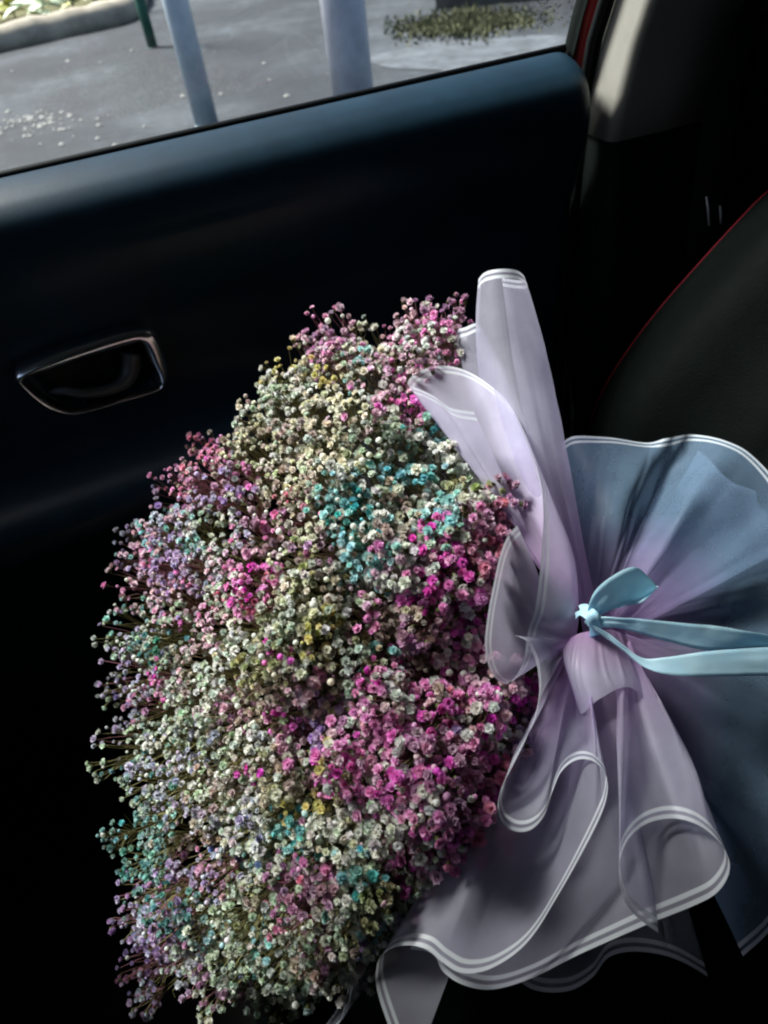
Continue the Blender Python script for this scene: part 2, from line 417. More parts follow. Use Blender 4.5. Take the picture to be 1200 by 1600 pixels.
lo_ = link("pale_pebbles", litter(), M_chip, smooth=False); lo_['kind'] = 'stuff'; lo_['label'] = "pale pebbles and litter scattered on the asphalt"

# ------------------------------------------------------------------ the car door
DY = 0.70                                   # inner skin of the door at handle height
door = group_part("door", (.2, DY, .3))
SILL_Z = Py(445, 182, .735)[2]
X0, X1 = -1.19, Py(893, 92, .73)[0]
prof = [(.735, 0.002), (.728, .004), (.715, .003), (.700, -.001), (.686, -.008), (.675, -.020), (.669, -.040), (.670, -.070), (.680, -.105), (.690, -.14),
        (.690, -.18), (.686, -.205), (.674, -.222), (.655, -.232), (.628, -.237), (.602, -.243), (.586, -.254), (.581, -.270), (.590, -.292), (.622, -.315), (.640, -.36), (.648, -.45), (.65, -.60), (.65, -.78)]
ARM = 16
pv = catmull([(0, a, b) for a, b in prof], 150)[:, 1:]
hand_out = [(22, 587), (45, 566), (90, 545), (150, 525), (205, 511), (234, 512), (249, 526), (260, 554), (265, 582), (257, 601), (240, 612), (190, 627), (135, 643), (106, 646), (70, 634), (40, 610)]
hand_in = [(40, 590), (62, 582), (100, 570), (155, 552), (205, 537), (218, 536), (225, 545), (235, 567), (245, 586), (248, 598), (235, 607), (188, 620), (133, 635), (108, 638), (77, 627), (47, 604)]
HO = np.array([Py(x, y, DY - .019) for x, y in hand_out]); HI = np.array([Py(x, y, DY - .017) for x, y in hand_in])
def in_poly(pts, poly):
    x, y = pts[:, 0], pts[:, 1]; ins = np.zeros(len(pts), bool); j = len(poly) - 1
    for i in range(len(poly)):
        xi, yi = poly[i]; xj, yj = poly[j]
        c = ((yi > y) != (yj > y)) & (x < (xj - xi) * (y - yi) / (yj - yi + 1e-12) + xi); ins ^= c; j = i
    return ins
xs = np.concatenate([np.linspace(X0, -.16, 26), np.linspace(-.155, .10, 150), np.linspace(.11, X1 - .03, 40), X1 - .03 + .03 * np.sin(np.linspace(.05, math.pi / 2, 14))])
rows = []
for (yy, dz) in pv:
    r_ = []
    for x in xs:
        fade = min(1.0, max(0.0, (.20 - x) / .14)); fade = fade * fade * (3 - 2 * fade)
        e_ = max(0.0, (x - (X1 - .03)) / .03)                # rounded end by the pillar
        y_ = (yy if dz > -.15 else yy * fade + .692 * (1 - fade)) + (1 - math.sqrt(max(0, 1 - e_ * e_))) * .03
        y_ += .002 * fbm((x, dz, 0), 3, 1) if dz < -.05 else 0
        sag = -.018 * max(0, (.05 - x)) if dz < -.18 else 0
        r_.append((x, y_, SILL_Z + dz + sag - (1 - math.sqrt(max(0, 1 - e_ * e_))) * .012))
    rows.append(r_)
rows = np.array(rows)
cx_ = np.mean(HO, 0)
flat = rows.reshape(-1, 3); scl = (HO - cx_) * .84 + cx_
mask = in_poly(flat[:, [0, 2]], scl[:, [0, 2]]) & (flat[:, 1] > .66)
flat[mask, 1] += .028                                     # the finger cup behind the handle
rows = flat.reshape(rows.shape)
link("door_panel", loft("door_panel", rows), M_door, door)
# dark seam in the handle cup
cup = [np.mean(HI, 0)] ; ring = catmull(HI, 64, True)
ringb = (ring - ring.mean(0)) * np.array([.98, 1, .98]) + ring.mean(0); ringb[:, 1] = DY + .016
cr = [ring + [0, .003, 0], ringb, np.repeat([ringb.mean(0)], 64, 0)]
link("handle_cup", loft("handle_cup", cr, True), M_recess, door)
# chrome bezel: a closed loop with a rounded section, deeper along the top and the rear
no = catmull(HO, 120, True); ni = catmull(HI, 120, True)
sec = []
for t_ in np.linspace(0, 1, 9):
    mid = no * (1 - t_) + ni * t_
    wdt = np.linalg.norm(no - ni, axis=1)
    h = np.sin(t_ * math.pi) ** .7 * (.0045 + wdt * .30)
    q = mid.copy(); q[:, 1] -= h; sec.append(q)
inner = ni.copy(); inner[:, 1] += .02; sec.append(inner)
outer = no.copy(); outer[:, 1] += .02; sec.insert(0, outer)
link("handle_bezel", loft("handle_bezel", sec, True), M_chrome, door)
lv = catmull([Py(78, 612, DY - .010), Py(100, 610, DY - .016), Py(130, 614, DY - .020), Py(165, 610, DY - .018), Py(190, 600, DY - .012), Py(204, 580, DY - .006), Py(206, 550, DY - .002)], 40)
rad = np.interp(np.linspace(0, 1, 40), [0, .15, .6, .8, 1], [.0025, .0045, .006, .009, .010])
link("handle_lever", tube("handle_lever", lv, rad, 12), M_lever, door)
# window
zt = 1.50
def glass_y(z): return .742 - (z - SILL_Z) * .20
gx0, gx1 = X0, X1 + .004
gv = []
for z in (SILL_Z - .01, SILL_Z + .15, SILL_Z + .3, zt):
    xl = (z - SILL_Z) * .16; gv.append([(gx0, glass_y(z), z), ((gx0 + gx1) / 2, glass_y(z), z), (gx1 + xl, glass_y(z), z)])
gl = link("window_pane", loft("window_pane", gv), M_glass, door)
link("belt_seal", tube("belt_seal", [(X0, .738, SILL_Z + .003), (0, .738, SILL_Z + .003), (X1 - .004, .738, SILL_Z + .003)], .0042, 8), M_rubber, door)
# small etched safety mark in the lower rear corner of the pane
ev, ef = [], []
def dot(px, py, r):
    c = Py(px, py, .70); 
    for _ in range(6):
        c = Py(px, py, glass_y(c[2]) - .0015)
    i = len(ev); n_ = 8
    for q in range(n_): ev.append(c + np.array([math.cos(q / n_ * 6.28) * r, .0, math.sin(q / n_ * 6.28) * r * .98]) - np.array([0, .2 * math.sin(q / n_ * 6.28) * r, 0]))
    ef.append(tuple(range(i, i + n_)))
for k in range(26):
    a = k / 26 * 6.28; dot(848 + 8 * math.cos(a), 0 + 6 * math.sin(a), .0007)
for row_, (xa, xb) in enumerate([(846, 882), (828, 876), (822, 878), (824, 862)]):
    x = xa
    while x < xb:
        dot(x, 14 + row_ * 10 + random.uniform(-2.5, 2.5) - (x - 820) * .10, random.uniform(.0006, .0013)); x += random.uniform(2.5, 5)
link("etched_mark", mesh("etched_mark", ev, ef), M_etch, door, smooth=False)
# red painted frame behind the pane, then the black seal
def upright(name, xa, xb, ya, yb, za, zb, mat, parent, lean=.20, bev=.3, n_=8):
    r_ = []
    for z in np.linspace(za, zb, 12):
        o_ = -(z - SILL_Z) * lean if z > SILL_Z else 0
        xl = (z - SILL_Z) * .16
        c = [(xa + xl, yb), (xa + xl, ya + .004), (xa + xl + .004, ya), (xb + xl - .004, ya), (xb + xl, ya + .004), (xb + xl, yb)]
        r_.append([(x, y + o_, z) for x, y in c])
    return link(name, loft(name, r_), mat, parent)
upright("glass_channel", X1 + .000, X1 + .007, .733, .748, SILL_Z - .02, zt, M_black, door)
upright("window_frame", X1 + .008, X1 + .032, .738, .754, SILL_Z - .022, zt, M_red, door)
# window switch recess on the armrest
sw = [Py(203, 716, .66), Py(270, 690, .66), Py(277, 700, .655), Py(210, 726, .655)]
s0 = np.mean(sw, 0)
sx = Py(205, 718, .672); sx2 = Py(274, 692, .672)
me = box_mesh("window_switch", (sx[0], .655, sx[2] - .004), (sx2[0], .675, sx[2] + .008), .002)
link("window_switch", me, M_recess, door)

# ------------------------------------------------------------------ pillar behind the door
XP = Py(920, 210, .700)[0]
pil = group_part("pillar", (XP + .06, .72, .3))
def pillar_section(x0, yo, yi, x1, r, n_=10):
    pts = [(x0, yo), (x0, yo - (yo - yi) * .5)]
    a = np.linspace(0, math.pi / 2, n_)
    pts += [(x0 + r - r * math.cos(t_), yi + r - r * math.sin(t_)) for t_ in a]
    pts += [(x0 + (x1 - x0) * .5, yi - .004), (x1, yi - .004), (x1 + .01, yi + .02)]
    return pts
zb_ = Py(920, 210, .700)[2]
xe = Py(1100, 185, .655)[0]
rr_ = []
for z in np.linspace(zb_, 1.47, 14):
    o_ = -(z - SILL_Z) * .20 if z > SILL_Z else 0
    t_ = (z - zb_) / (1.47 - zb_)
    rr_.append([(x + max(0, z - zb_) * .16, y + o_, z) for x, y in pillar_section(XP, .712, .660, xe, .012)])
# underside curve of the trim follows the photograph: slightly lower at the corner
rr_ = np.array(rr_)
for j in range(3):
    for i in range(rr_.shape[1]):
        pass
low = rr_[0].copy(); low[:, 1] += .006; low[:, 0] += .004; low[:, 2] += .002
rr_ = np.concatenate([[low], rr_])
link("upper_trim", loft("upper_trim", rr_), M_beige, pil)
rr_ = []
for z, dx, dyi, w in [(.24, .03, .03, .10), (.45, .03, .03, .10), (.55, .02, .02, .10), (.60, .012, .004, .10), (.63, .006, -.016, .11), (.68, .005, -.020, .11), (.74, .004, -.014, .11), (zb_ - .09, .003, -.006, .10), (zb_ - .04, .003, .002, .10), (zb_ + .004, .004, .004, .10)]:
    rr_.append([(x, y, z) for x, y in pillar_section(XP + dx, .715, .660 + dyi, xe + .12, .02)])
rr_ = np.array(rr_)
rr_ = catmull(rr_.reshape(len(rr_), -1), 40).reshape(40, -1, 3)
link("lower_trim", loft("lower_trim", rr_), M_black, pil)
sealp = [(X1 + .040 + max(0, z - SILL_Z) * .16, .748 + (-(z - SILL_Z) * .20 if z > SILL_Z else 0), z) for z in np.linspace(.25, 1.46, 40)]
link("door_seal", tube("door_seal", sealp, .011, 12), M_rubber, pil)
sealp = [(XP + .001 + max(0, z - SILL_Z) * .16, .716 + (-(z - SILL_Z) * .20 if z > SILL_Z else 0), z) for z in np.linspace(.25, 1.46, 40)]
link("door_seal", tube("door_seal", sealp, .005, 12), M_rubber, pil)
link("lower_frame", box_mesh("lower_frame", (X1 - .05, .765, .2), (X1 + .3, .80, SILL_Z - .012)), M_black, pil)
link("body_frame", box_mesh("body_frame", (X1 + .085, .775, .2), (.80, .80, 1.47)), M_black, pil)

# ------------------------------------------------------------------ seat belt with its anchor
belt = group_part("seat_belt", Py(1105, 330, .66))
bp_ = [Py(1165, -60, .66), Py(1150, 60, .655), Py(1130, 180, .65), Py(1112, 300, .645), Py(1095, 420, .64), Py(1080, 560, .64)]
bp_ = catmull(bp_, 40)
br = [[p + np.array([-.024, .004, 0]), p + np.array([0, -.001, 0]), p + np.array([.024, .004, 0])] for p in bp_]
link("webbing", loft("webbing", br), M_webbing, belt)
def rod(name, a, b, r, mat, parent):
    a = np.array(a); b = np.array(b)
    return link(name, tube(name, [a, a * .6 + b * .4 + [.0005, 0, 0], b], [r * .7, r, r * .8], 8), mat, parent)
rod("belt_glint", Py(1104, 308, .62), Py(1108, 352, .62), .0014, M_glint, belt)  # pale rods drawn for the glints on the anchor's slot edges
rod("belt_glint", Py(1125, 322, .62), Py(1126, 349, .62), .0013, M_glint, belt)
rod("anchor_hook", Py(1069, 261, .64), Py(1071, 281, .64), .0012, M_rubber, belt)

# ------------------------------------------------------------------ the seat
seat = group_part("seat", (.3, .25, .3))
pip_px = [(1260, 262, .56), (1200, 302, .56), (1150, 352, .56), (1095, 412, .56), (1035, 480, .56), (985, 545, .56), (950, 600, .56), (928, 650, .56), (918, 700, .56), (912, 760, .56), (925, 900, .555)]
pipe = catmull([Py(a, b, c) for a, b, c in pip_px], 80)
pipe = np.concatenate([[pipe[0] + (pipe[0] - pipe[6]) * 1.6], pipe])
cols = []
ny = 60
tanv = np.gradient(pipe, axis=0); tanv /= np.linalg.norm(tanv, axis=1)[:, None]
back_rows = []
for p, t_ in zip(pipe, tanv):
    nrm = np.cross(t_, np.array([0, 1.0, 0])); nrm /= np.linalg.norm(nrm)
    if nrm[0] > 0: nrm = -nrm
    row = []
    for v in np.linspace(0, 1, ny):
        yv = p[1] - v * .95
        b1_ = math.exp(-((v - .09) / .055) ** 2) * .030            # side bolster
        b2_ = -.012 * math.exp(-((v - .235) / .012) ** 2)            # stitched seam
        edge = .014 * (1 - math.exp(-v / .03))
        row.append(p + nrm * (b1_ + b2_ + edge) + np.array([0, -v * .95, 0]))
    back = [p - nrm * .10 + np.array([0, -.03, 0]), p - nrm * .05 + np.array([0, .012, 0]), p - nrm * .015 + np.array([0, .010, 0])]
    back_rows.append(back + row)
link("backrest", loft("backrest", np.array(back_rows)), M_leather, seat)
link("piping", tube("piping", pipe[1:], .0024, 8), M_redthread, seat)
cz = .465
cr_ = []
for x, z in [(.55, cz), (.45, cz + .005), (.30, cz), (.15, cz), (.02, cz + .01), (-.06, cz + .012), (-.10, cz), (-.12, cz - .03), (-.12, cz - .20)]:
    cr_.append([(x, y, z + .03 * math.exp(-((y - .50) / .04) ** 2) * (1 if x > -.1 else .3) - (.06 if y > .555 else 0)) for y in np.linspace(-.02, .57, 50)])
cr_ = np.array(cr_); cr_ = catmull(cr_.reshape(len(cr_), -1), 50).reshape(50, -1, 3)
link("seat_cushion", loft("seat_cushion", cr_), M_leather, seat)

# ------------------------------------------------------------------ the bouquet
T0 = P(903, 985, .535)
bouquet = empty("flower_bouquet", T0 - np.array([0, 0, .06]), "large bouquet of dyed gypsophila wrapped in lilac film with turquoise ribbon", "bouquet")

# ---- wrapping sheets. every sheet is a list of curves from the gather (first) to the hem (last)
def sheet(name, curves, mat, stripes=True, nu=160, nv=48, amp=.0025, seed=0, ease=1.0, parent=bouquet, crease=0, wrinkle=1.0):
    cs = []
    for c in curves:
        pts = np.array([P(*q) for q in c]); cs.append(catmull(pts, nu))
    cs = np.array(cs)                                       # rows x nu x 3
    R = catmull(cs.reshape(len(cs), -1), nv).reshape(nv, nu, 3) if len(cs) > 2 else np.array([cs[0] * (1 - t_) + cs[1] * t_ for t_ in np.linspace(0, 1, nv)])
    # finer rows by the hem so the printed stripes stay crisp
    nrm = np.cross(np.gradient(R, axis=0), np.gradient(R, axis=1)); nrm /= np.linalg.norm(nrm, axis=2)[..., None] + 1e-12
    cr = np.random.default_rng(seed + 50)
    K = 22; uk = cr.uniform(0, 1, K); dk = cr.uniform(-.10, .10, K); wk = cr.uniform(.010, .05, K); hk = cr.uniform(-1, 1, K) * .0034; v0 = cr.uniform(.05, .75, K); vl = cr.uniform(.18, .5, K)
    uu = np.linspace(0, 1, nu)[None]; vv = np.linspace(0, 1, nv)[:, None]; fold = np.zeros((nv, nu))
    for k in range(K):
        ridge = np.clip(1 - np.abs(uu - uk[k] - dk[k] * (vv - .5)) / wk[k], 0, 1); fold += hk[k] * ridge * np.exp(-((vv - v0[k]) / vl[k]) ** 2)
    fold *= np.clip((1 - vv) / .15, 0, 1) * (wrinkle)
    R = R + nrm * fold[..., None]
    for j in range(nv):
        t_ = j / (nv - 1); k_ = math.sin(math.pi * min(1, t_ * .9)) ** .7
        for i in range(nu):
            p = R[j, i]
            d_ = fbm(p, 9, seed) * amp
            if crease: d_ += (abs(mnoise.noise(Vector(p) * 13 + Vector((seed, 0, 0))))) * crease * 2
            R[j, i] = p + nrm[j, i] * d_ * k_
    L = np.linalg.norm(np.diff(R, axis=0), axis=2)          # metres from the hem along each column
    dist = np.concatenate([np.cumsum(L[::-1], 0)[::-1], np.zeros((1, nu))])
    me = loft(name, R)
    uvl = me.uv_layers.new(name="UVMap")
    lv_ = np.empty(len(me.loops), int); me.loops.foreach_get("vertex_index", lv_)
    tt = np.repeat(np.linspace(0, 1, nv), nu)
    uvs = np.stack([tt[lv_], dist.reshape(-1)[lv_] + (0 if stripes else 1.0)], 1).astype(np.float32)
    uvl.data.foreach_set("uv", uvs.ravel())
    return link(name, me, mat, parent)
def lerpc(a, b, t_, off=(0, 0, 0)):
    return [tuple(np.array(p) * (1 - t_) + np.array(q) * t_ + np.array(off)) for p, q in zip(a, b)]
def resamp(c, n_): return [tuple(p) for p in catmull(np.array(c, float), n_)]

# tall rolled cone at the top
rimA = [(752, 436, .635), (749, 436, .610), (760, 425, .592), (784, 420, .585), (808, 423, .592), (819, 434, .610), (812, 438, .635), (784, 434, .645)]
m1A = [(752, 560, .635), (746, 560, .605), (766, 556, .585), (800, 552, .578), (832, 548, .585), (852, 546, .605), (840, 550, .630), (800, 556, .64)]
m2A = [(790, 720, .60), (786, 720, .585), (806, 715, .565), (838, 706, .558), (862, 698, .565), (884, 690, .585), (870, 696, .60), (830, 706, .61)]
m3A = [(850, 850, .57), (850, 850, .56), (862, 848, .55), (880, 840, .545), (896, 832, .55), (908, 826, .56), (900, 830, .57), (880, 840, .575)]
b0A = [(888, 950, .55), (888, 950, .545), (896, 950, .54), (906, 950, .537), (918, 948, .54), (930, 944, .545), (925, 946, .55), (905, 950, .555)]
sheet("wrapping_sheet", [b0A, m3A, m2A, m1A, rimA], M_paper_sheer, seed=1, wrinkle=.12)
# second fold in front of it
rimB = [(722, 560, .655), (714, 520, .625), (728, 511, .617), (747, 506, .617), (760, 530, .635)]
m1B = [(745, 640, .63), (734, 610, .618), (760, 606, .606), (792, 602, .600), (800, 610, .61)]
m2B = [(800, 760, .59), (795, 750, .582), (815, 745, .572), (838, 738, .568), (845, 740, .575)]
b0B = [(885, 940, .545), (886, 942, .54), (892, 944, .536), (902, 944, .536), (905, 942, .54)]
sheet("wrapping_sheet", [b0B, m2B, m1B, rimB], M_paper_sheer, seed=2, wrinkle=.35)
# rolled front fold whose hem runs down in a long loop
rimC = [(740, 643, .548), (703, 637, .552), (678, 619, .560), (656, 608, .568), (637, 599, .578), (652, 581, .588), (688, 571, .594), (724, 577, .594), (760, 598, .585), (796, 632, .572), (826, 690, .550), (844, 745, .540), (850, 800, .530), (847, 860, .520), (842, 910, .512), (835, 955, .505), (825, 985, .500),
        (818, 1028, .484), (804, 1058, .476), (786, 1067, .470), (767, 1048, .466), (758, 1010, .466), (762, 965, .470), (772, 910, .480), (782, 866, .492), (793, 838, .505), (807, 821, .520)]
nC = len(rimC)
b0C = [tuple(p) for p in catmull(np.array([(880, 950, .55), (890, 945, .54), (898, 945, .533), (905, 955, .530), (902, 985, .528), (898, 1005, .528), (888, 1010, .532), (878, 990, .54)]), nC)]
midC = lerpc(b0C, rimC, .5); q_ = []
for i, p in enumerate(midC):
    t_ = i / (nC - 1); px, py, d = p
    if 9 <= i <= 16: px += 22 * math.sin((i - 8) / 9 * math.pi)
    if i > 17: d += .010
    q_.append((px, py, d))
sheet("wrapping_sheet", [b0C, q_, rimC], M_paper, nu=300, seed=3, wrinkle=.5)
# lower ruffled sheet, front hem
rimD = [(804, 992, .474), (824, 1003, .468), (838, 1035, .462), (843, 1075, .458), (838, 1112, .455), (822, 1155, .453), (801, 1198, .451), (784, 1232, .452), (778, 1262, .450), (786, 1286, .447), (806, 1299, .445), (830, 1296, .446), (850, 1275, .450), (862, 1240, .456), (877, 1206, .460), (900, 1188, .460), (925, 1189, .454), (944, 1208, .447), (949, 1235, .441), (938, 1275, .437), (905, 1340, .432),
        (870, 1402, .428), (838, 1455, .424), (805, 1490, .422), (760, 1516, .420), (720, 1520, .422), (690, 1503, .428), (665, 1483, .434), (635, 1477, .44), (605, 1486, .445), (588, 1510, .446), (592, 1560, .444), (640, 1690, .430)]
nD = len(rimD)
b0D = [tuple(p) for p in catmull(np.array([(888, 1000, .526), (884, 1015, .524), (880, 1032, .522), (888, 1040, .520), (905, 1030, .522), (920, 1030, .52), (915, 1040, .52), (895, 1045, .524), (880, 1050, .53)]), nD)]
midD = []
for i, p in enumerate(lerpc(b0D, rimD, .55)):
    px, py, d = p
    d += .012 * math.sin(i * .9)
    midD.append((px, py, d))
sheet("wrapping_sheet", [b0D, midD, rimD], M_paper_sheer, nu=340, nv=56, seed=4, amp=.002)
# lower sheet behind it, long bottom hem and curled corner
rimE = [(640, 1484, .455), (676, 1490, .448), (692, 1518, .442), (724, 1539, .438), (770, 1546, .436), (830, 1529, .433), (900, 1494, .431), (960, 1467, .430), (1020, 1441, .428), (1080, 1417, .426), (1118, 1397, .424), (1138, 1368, .424), (1137, 1338, .426), (1116, 1308, .431), (1086, 1287, .438), (1050, 1279, .446), (1011, 1287, .442), (983, 1310, .431), (968, 1345, .423), (970, 1390, .419), (986, 1425, .419), (1028, 1458, .424)]
nE = len(rimE)
b0E = [tuple(p) for p in catmull(np.array([(890, 1050, .53), (905, 1045, .527), (925, 1040, .522), (950, 1030, .52), (975, 1010, .520), (985, 1000, .522), (975, 1010, .530), (950, 1020, .535)]), nE)]
midE = []
for i, p in enumerate(lerpc(b0E, rimE, .5)):
    px, py, d = p
    if i > 17: d -= .012
    if 9 < i < 15: px += 10; py -= 6
    midE.append((px, py, d + .006 * math.sin(i * 1.3)))
sheet("wrapping_sheet", [b0E, midE, rimE], M_paper_sheer, nu=300, nv=56, seed=5, amp=.002)
# purple facet over the gather below the bow
sheet("wrapping_sheet", [[(885, 1000, .522), (905, 990, .517), (930, 985, .516), (960, 985, .520), (985, 1000, .525)],
                         [(882, 1030, .512), (895, 1045, .503), (930, 1050, .498), (975, 1050, .503), (1005, 1060, .512)],
                         [(905, 1112, .500), (912, 1114, .494), (940, 1090, .491), (985, 1075, .497), (1030, 1120, .505)]], M_paper, stripes=False, wrinkle=.25, nu=80, seed=6, amp=.002)
# sheer tails fanning up and right behind the tie
rimF = [(876, 692, .665), (898, 681, .655), (950, 684, .648), (1010, 692, .650), (1045, 684, .640), (1085, 679, .655), (1140, 692, .635), (1178, 716, .625), (1222, 765, .610), (1262, 840, .60)]
nF = len(rimF)
b0F = [tuple(p) for p in catmull(np.array([(912, 1000, .553), (925, 990, .55), (940, 985, .545), (955, 985, .545), (968, 995, .55)]), nF)]
m1F = []; m2F = []
for i, (p, q) in enumerate(zip(lerpc(b0F, rimF, .4), lerpc(b0F, rimF, .72))):
    s_ = [0, .1, -.5, -.9, 1.1, .2, -.8, -.2, .5, 0][i]
    m1F.append((p[0], p[1], p[2] + .007 * s_)); m2F.append((q[0] + 6 * s_, q[1], q[2] + .020 * s_))
sheet("wrapping_sheet", [b0F, m1F, m2F, rimF], M_paper_dark, nu=220, seed=7, amp=.007, wrinkle=.3)
rimG = [(1100, 690, .71), (1160, 740, .68), (1240, 800, .65), (1270, 880, .60), (1275, 980, .58), (1270, 1080, .56), (1262, 1180, .54), (1250, 1290, .52), (1232, 1400, .50), (1202, 1452, .49), (1160, 1494, .482)]
nG = len(rimG)
b0G = [tuple(p) for p in catmull(np.array([(930, 975, .575), (945, 975, .572), (965, 985, .562), (980, 1000, .545), (975, 1030, .545), (955, 1050, .545)]), nG)]
m1G = []; m2G = []
for i, (p, q) in enumerate(zip(lerpc(b0G, rimG, .35), lerpc(b0G, rimG, .7))):
    s_ = [0, .8, -.6, -.2, .9, .2, -.7, .5, .1, -.5, 0][i]
    m1G.append((p[0], p[1], p[2] + .010 * s_)); m2G.append((q[0], q[1], q[2] + .018 * s_))
sheet("wrapping_sheet", [b0G, m1G, m2G, rimG], M_paper_dark, nu=220, seed=8, amp=.005)
# one more sheer hem low down, behind everything
rimH = [(780, 1505, .472), (830, 1545, .470), (885, 1549, .469), (925, 1528, .468), (950, 1497, .468), (985, 1487, .468), (1030, 1491, .468), (1068, 1504, .468), (1106, 1526, .468)]
b0H = [(900 + 8 * i, 1050 - 2 * i, .54) for i in range(len(rimH))]
sheet("wrapping_sheet", [b0H, lerpc(b0H, rimH, .5, (0, 0, .012)), rimH], M_paper_thin, nu=160, seed=9)
rimI = [(480, 1640, .50), (528, 1600, .50), (545, 1540, .505), (575, 1484, .51), (632, 1425, .52), (690, 1365, .53)]
b0I = [(870 + 4 * i, 1050 - 6 * i, .55) for i in range(len(rimI))]
sheet("wrapping_sheet", [b0I, lerpc(b0I, rimI, .5, (0, 20, .0)), rimI], M_paper_thin, nu=120, seed=10)
# sheet standing behind the flower head by the door
rimJ = [(395, 680, .74), (432, 615, .735), (478, 572, .73), (528, 543, .725), (560, 556, .725), (600, 580, .72), (660, 560, .71), (716, 530, .69)]
b0J = [(700, 820, .70), (710, 815, .695), (720, 810, .69), (730, 805, .685), (745, 800, .68), (760, 795, .675), (775, 790, .66), (790, 780, .65)]
sheet("wrapping_sheet", [b0J, lerpc(b0J, rimJ, .5, (0, 0, .02)), rimJ], M_paper_thin, nu=160, seed=11)

# ---- ribbon
def ribbon(name, a, b, parent, n_=70, thick=.00025):
    """a strip between two edge curves, with real thickness"""
    A = catmull(np.array([P(*q) for q in a]), n_); B = catmull(np.array([P(*q) for q in b]), n_)
    R = np.array([A * (1 - t_) + B * t_ for t_ in np.linspace(0, 1, 7)])
    nrm = np.cross(np.gradient(R, axis=0), np.gradient(R, axis=1)); nrm /= np.linalg.norm(nrm, axis=2)[..., None] + 1e-12
    for i in range(7):
        for j in range(n_): R[i, j] += nrm[i, j] * (.0011 * fbm(R[i, j], 45, 4, 2) + .0016 * math.exp(-j / 14) * math.sin(i * 1.9 + 1) + .0010 * mnoise.noise(Vector((i * .8, j * .10, len(name) + A[0][0] * 90))))
    ring = np.concatenate([R, (R + nrm * thick)[::-1]])
    return link(name, loft(name, np.concatenate([ring, ring[:1]])), M_ribbon, parent)
rb = ribbon("ribbon", [(896, 966, .522), (903, 960, .508), (914, 966, .499), (922, 982, .501), (921, 996, .515)], [(908, 944, .522), (918, 944, .508), (933, 956, .498), (941, 974, .501), (938, 990, .515)], bouquet, 30)
ribbon("ribbon_loop", [(912, 972, .508), (925, 930, .498), (950, 903, .490), (990, 886, .486), (1014, 902, .492), (1027, 917, .50)],
       [(918, 974, .510), (940, 958, .503), (965, 950, .500), (985, 945, .500), (1003, 938, .502), (1026, 919, .504)], rb)
ribbon("ribbon_loop", [(1027, 917, .502), (1010, 902, .512), (985, 892, .515), (955, 915, .512), (925, 960, .512)],
       [(1026, 919, .503), (1005, 940, .512), (988, 945, .516), (958, 952, .515), (920, 973, .513)], rb)
ribbon("ribbon_tail", [(916, 970, .506), (935, 963, .500), (970, 964, .494), (1050, 972, .488), (1120, 978, .484), (1200, 992, .480), (1260, 1003, .48)],
       [(920, 977, .507), (940, 980, .502), (975, 982, .497), (1040, 1001, .494), (1110, 1016, .490), (1200, 1012, .487), (1260, 1024, .486)], rb)
ribbon("ribbon_tail", [(918, 972, .504), (945, 985, .496), (975, 1008, .490), (1004, 1028, .486), (1040, 1027, .480), (1110, 1017, .476), (1200, 1011, .472), (1260, 1006, .47)],
       [(920, 978, .505), (950, 999, .498), (980, 1022, .493), (1010, 1044, .484), (1050, 1055, .477), (1110, 1057, .474), (1200, 1056, .471), (1260, 1056, .47)], rb)

# ---- flower head
outline = np.array([(486, 548), (515, 524), (545, 528), (595, 545), (635, 508), (665, 496), (712, 506), (722, 560), (668, 600), (694, 682), (745, 735), (772, 765), (800, 790), (806, 840), (790, 905), (775, 960), (775, 1020), (800, 1066), (838, 1055), (840, 1105), (806, 1190), (785, 1260), (800, 1312), (745, 1338), (692, 1375), (664, 1440), (600, 1478), (560, 1530), (500, 1558), (420, 1565), (340, 1552), (285, 1520), (240, 1520), (216, 1470), (208, 1420), (222, 1345), (206, 1270), (196, 1180), (202, 1110), (190, 1060), (190, 1005), (238, 960), (222, 900), (218, 862), (238, 818), (268, 796), (290, 735), (330, 700), (366, 690), (368, 650), (402, 606), (445, 588)], float)
edge_d = np.array([(600, 540, .665), (450, 600, .675), (300, 740, .67), (220, 900, .665), (195, 1100, .665), (215, 1300, .645), (215, 1550, .65), (330, 1590, .60), (460, 1590, .56), (620, 1470, .515), (750, 1320, .520), (830, 1120, .548), (780, 960, .592), (800, 830, .58), (700, 690, .635), (690, 520, .66), (500, 1000, .60)])
def base_depth(p):
    d2 = ((p[:, None, :] - edge_d[None, :, :2]) ** 2).sum(2) + 900
    w = 1 / d2 ** 1.5; return (w * edge_d[None, :, 2]).sum(1) / w.sum(1)
def edge_dist(p, poly):
    a = poly; b = np.roll(poly, -1, 0); best = np.full(len(p), 1e9)
    for i in range(len(a)):
        ab = b[i] - a[i]; t_ = np.clip(((p - a[i]) @ ab) / (ab @ ab), 0, 1)
        best = np.minimum(best, np.linalg.norm(p - a[i] - t_[:, None] * ab, axis=1))
    return best
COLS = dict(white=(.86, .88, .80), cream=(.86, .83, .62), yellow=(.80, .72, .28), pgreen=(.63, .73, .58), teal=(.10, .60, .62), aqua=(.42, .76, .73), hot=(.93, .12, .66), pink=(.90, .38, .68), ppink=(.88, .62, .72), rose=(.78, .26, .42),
            lilac=(.54, .38, .66), lav=(.58, .58, .70), tan=(.58, .47, .39), mauve=(.54, .26, .44), olive=(.42, .42, .20), blue=(.20, .28, .60), dteal=(.12, .38, .34))
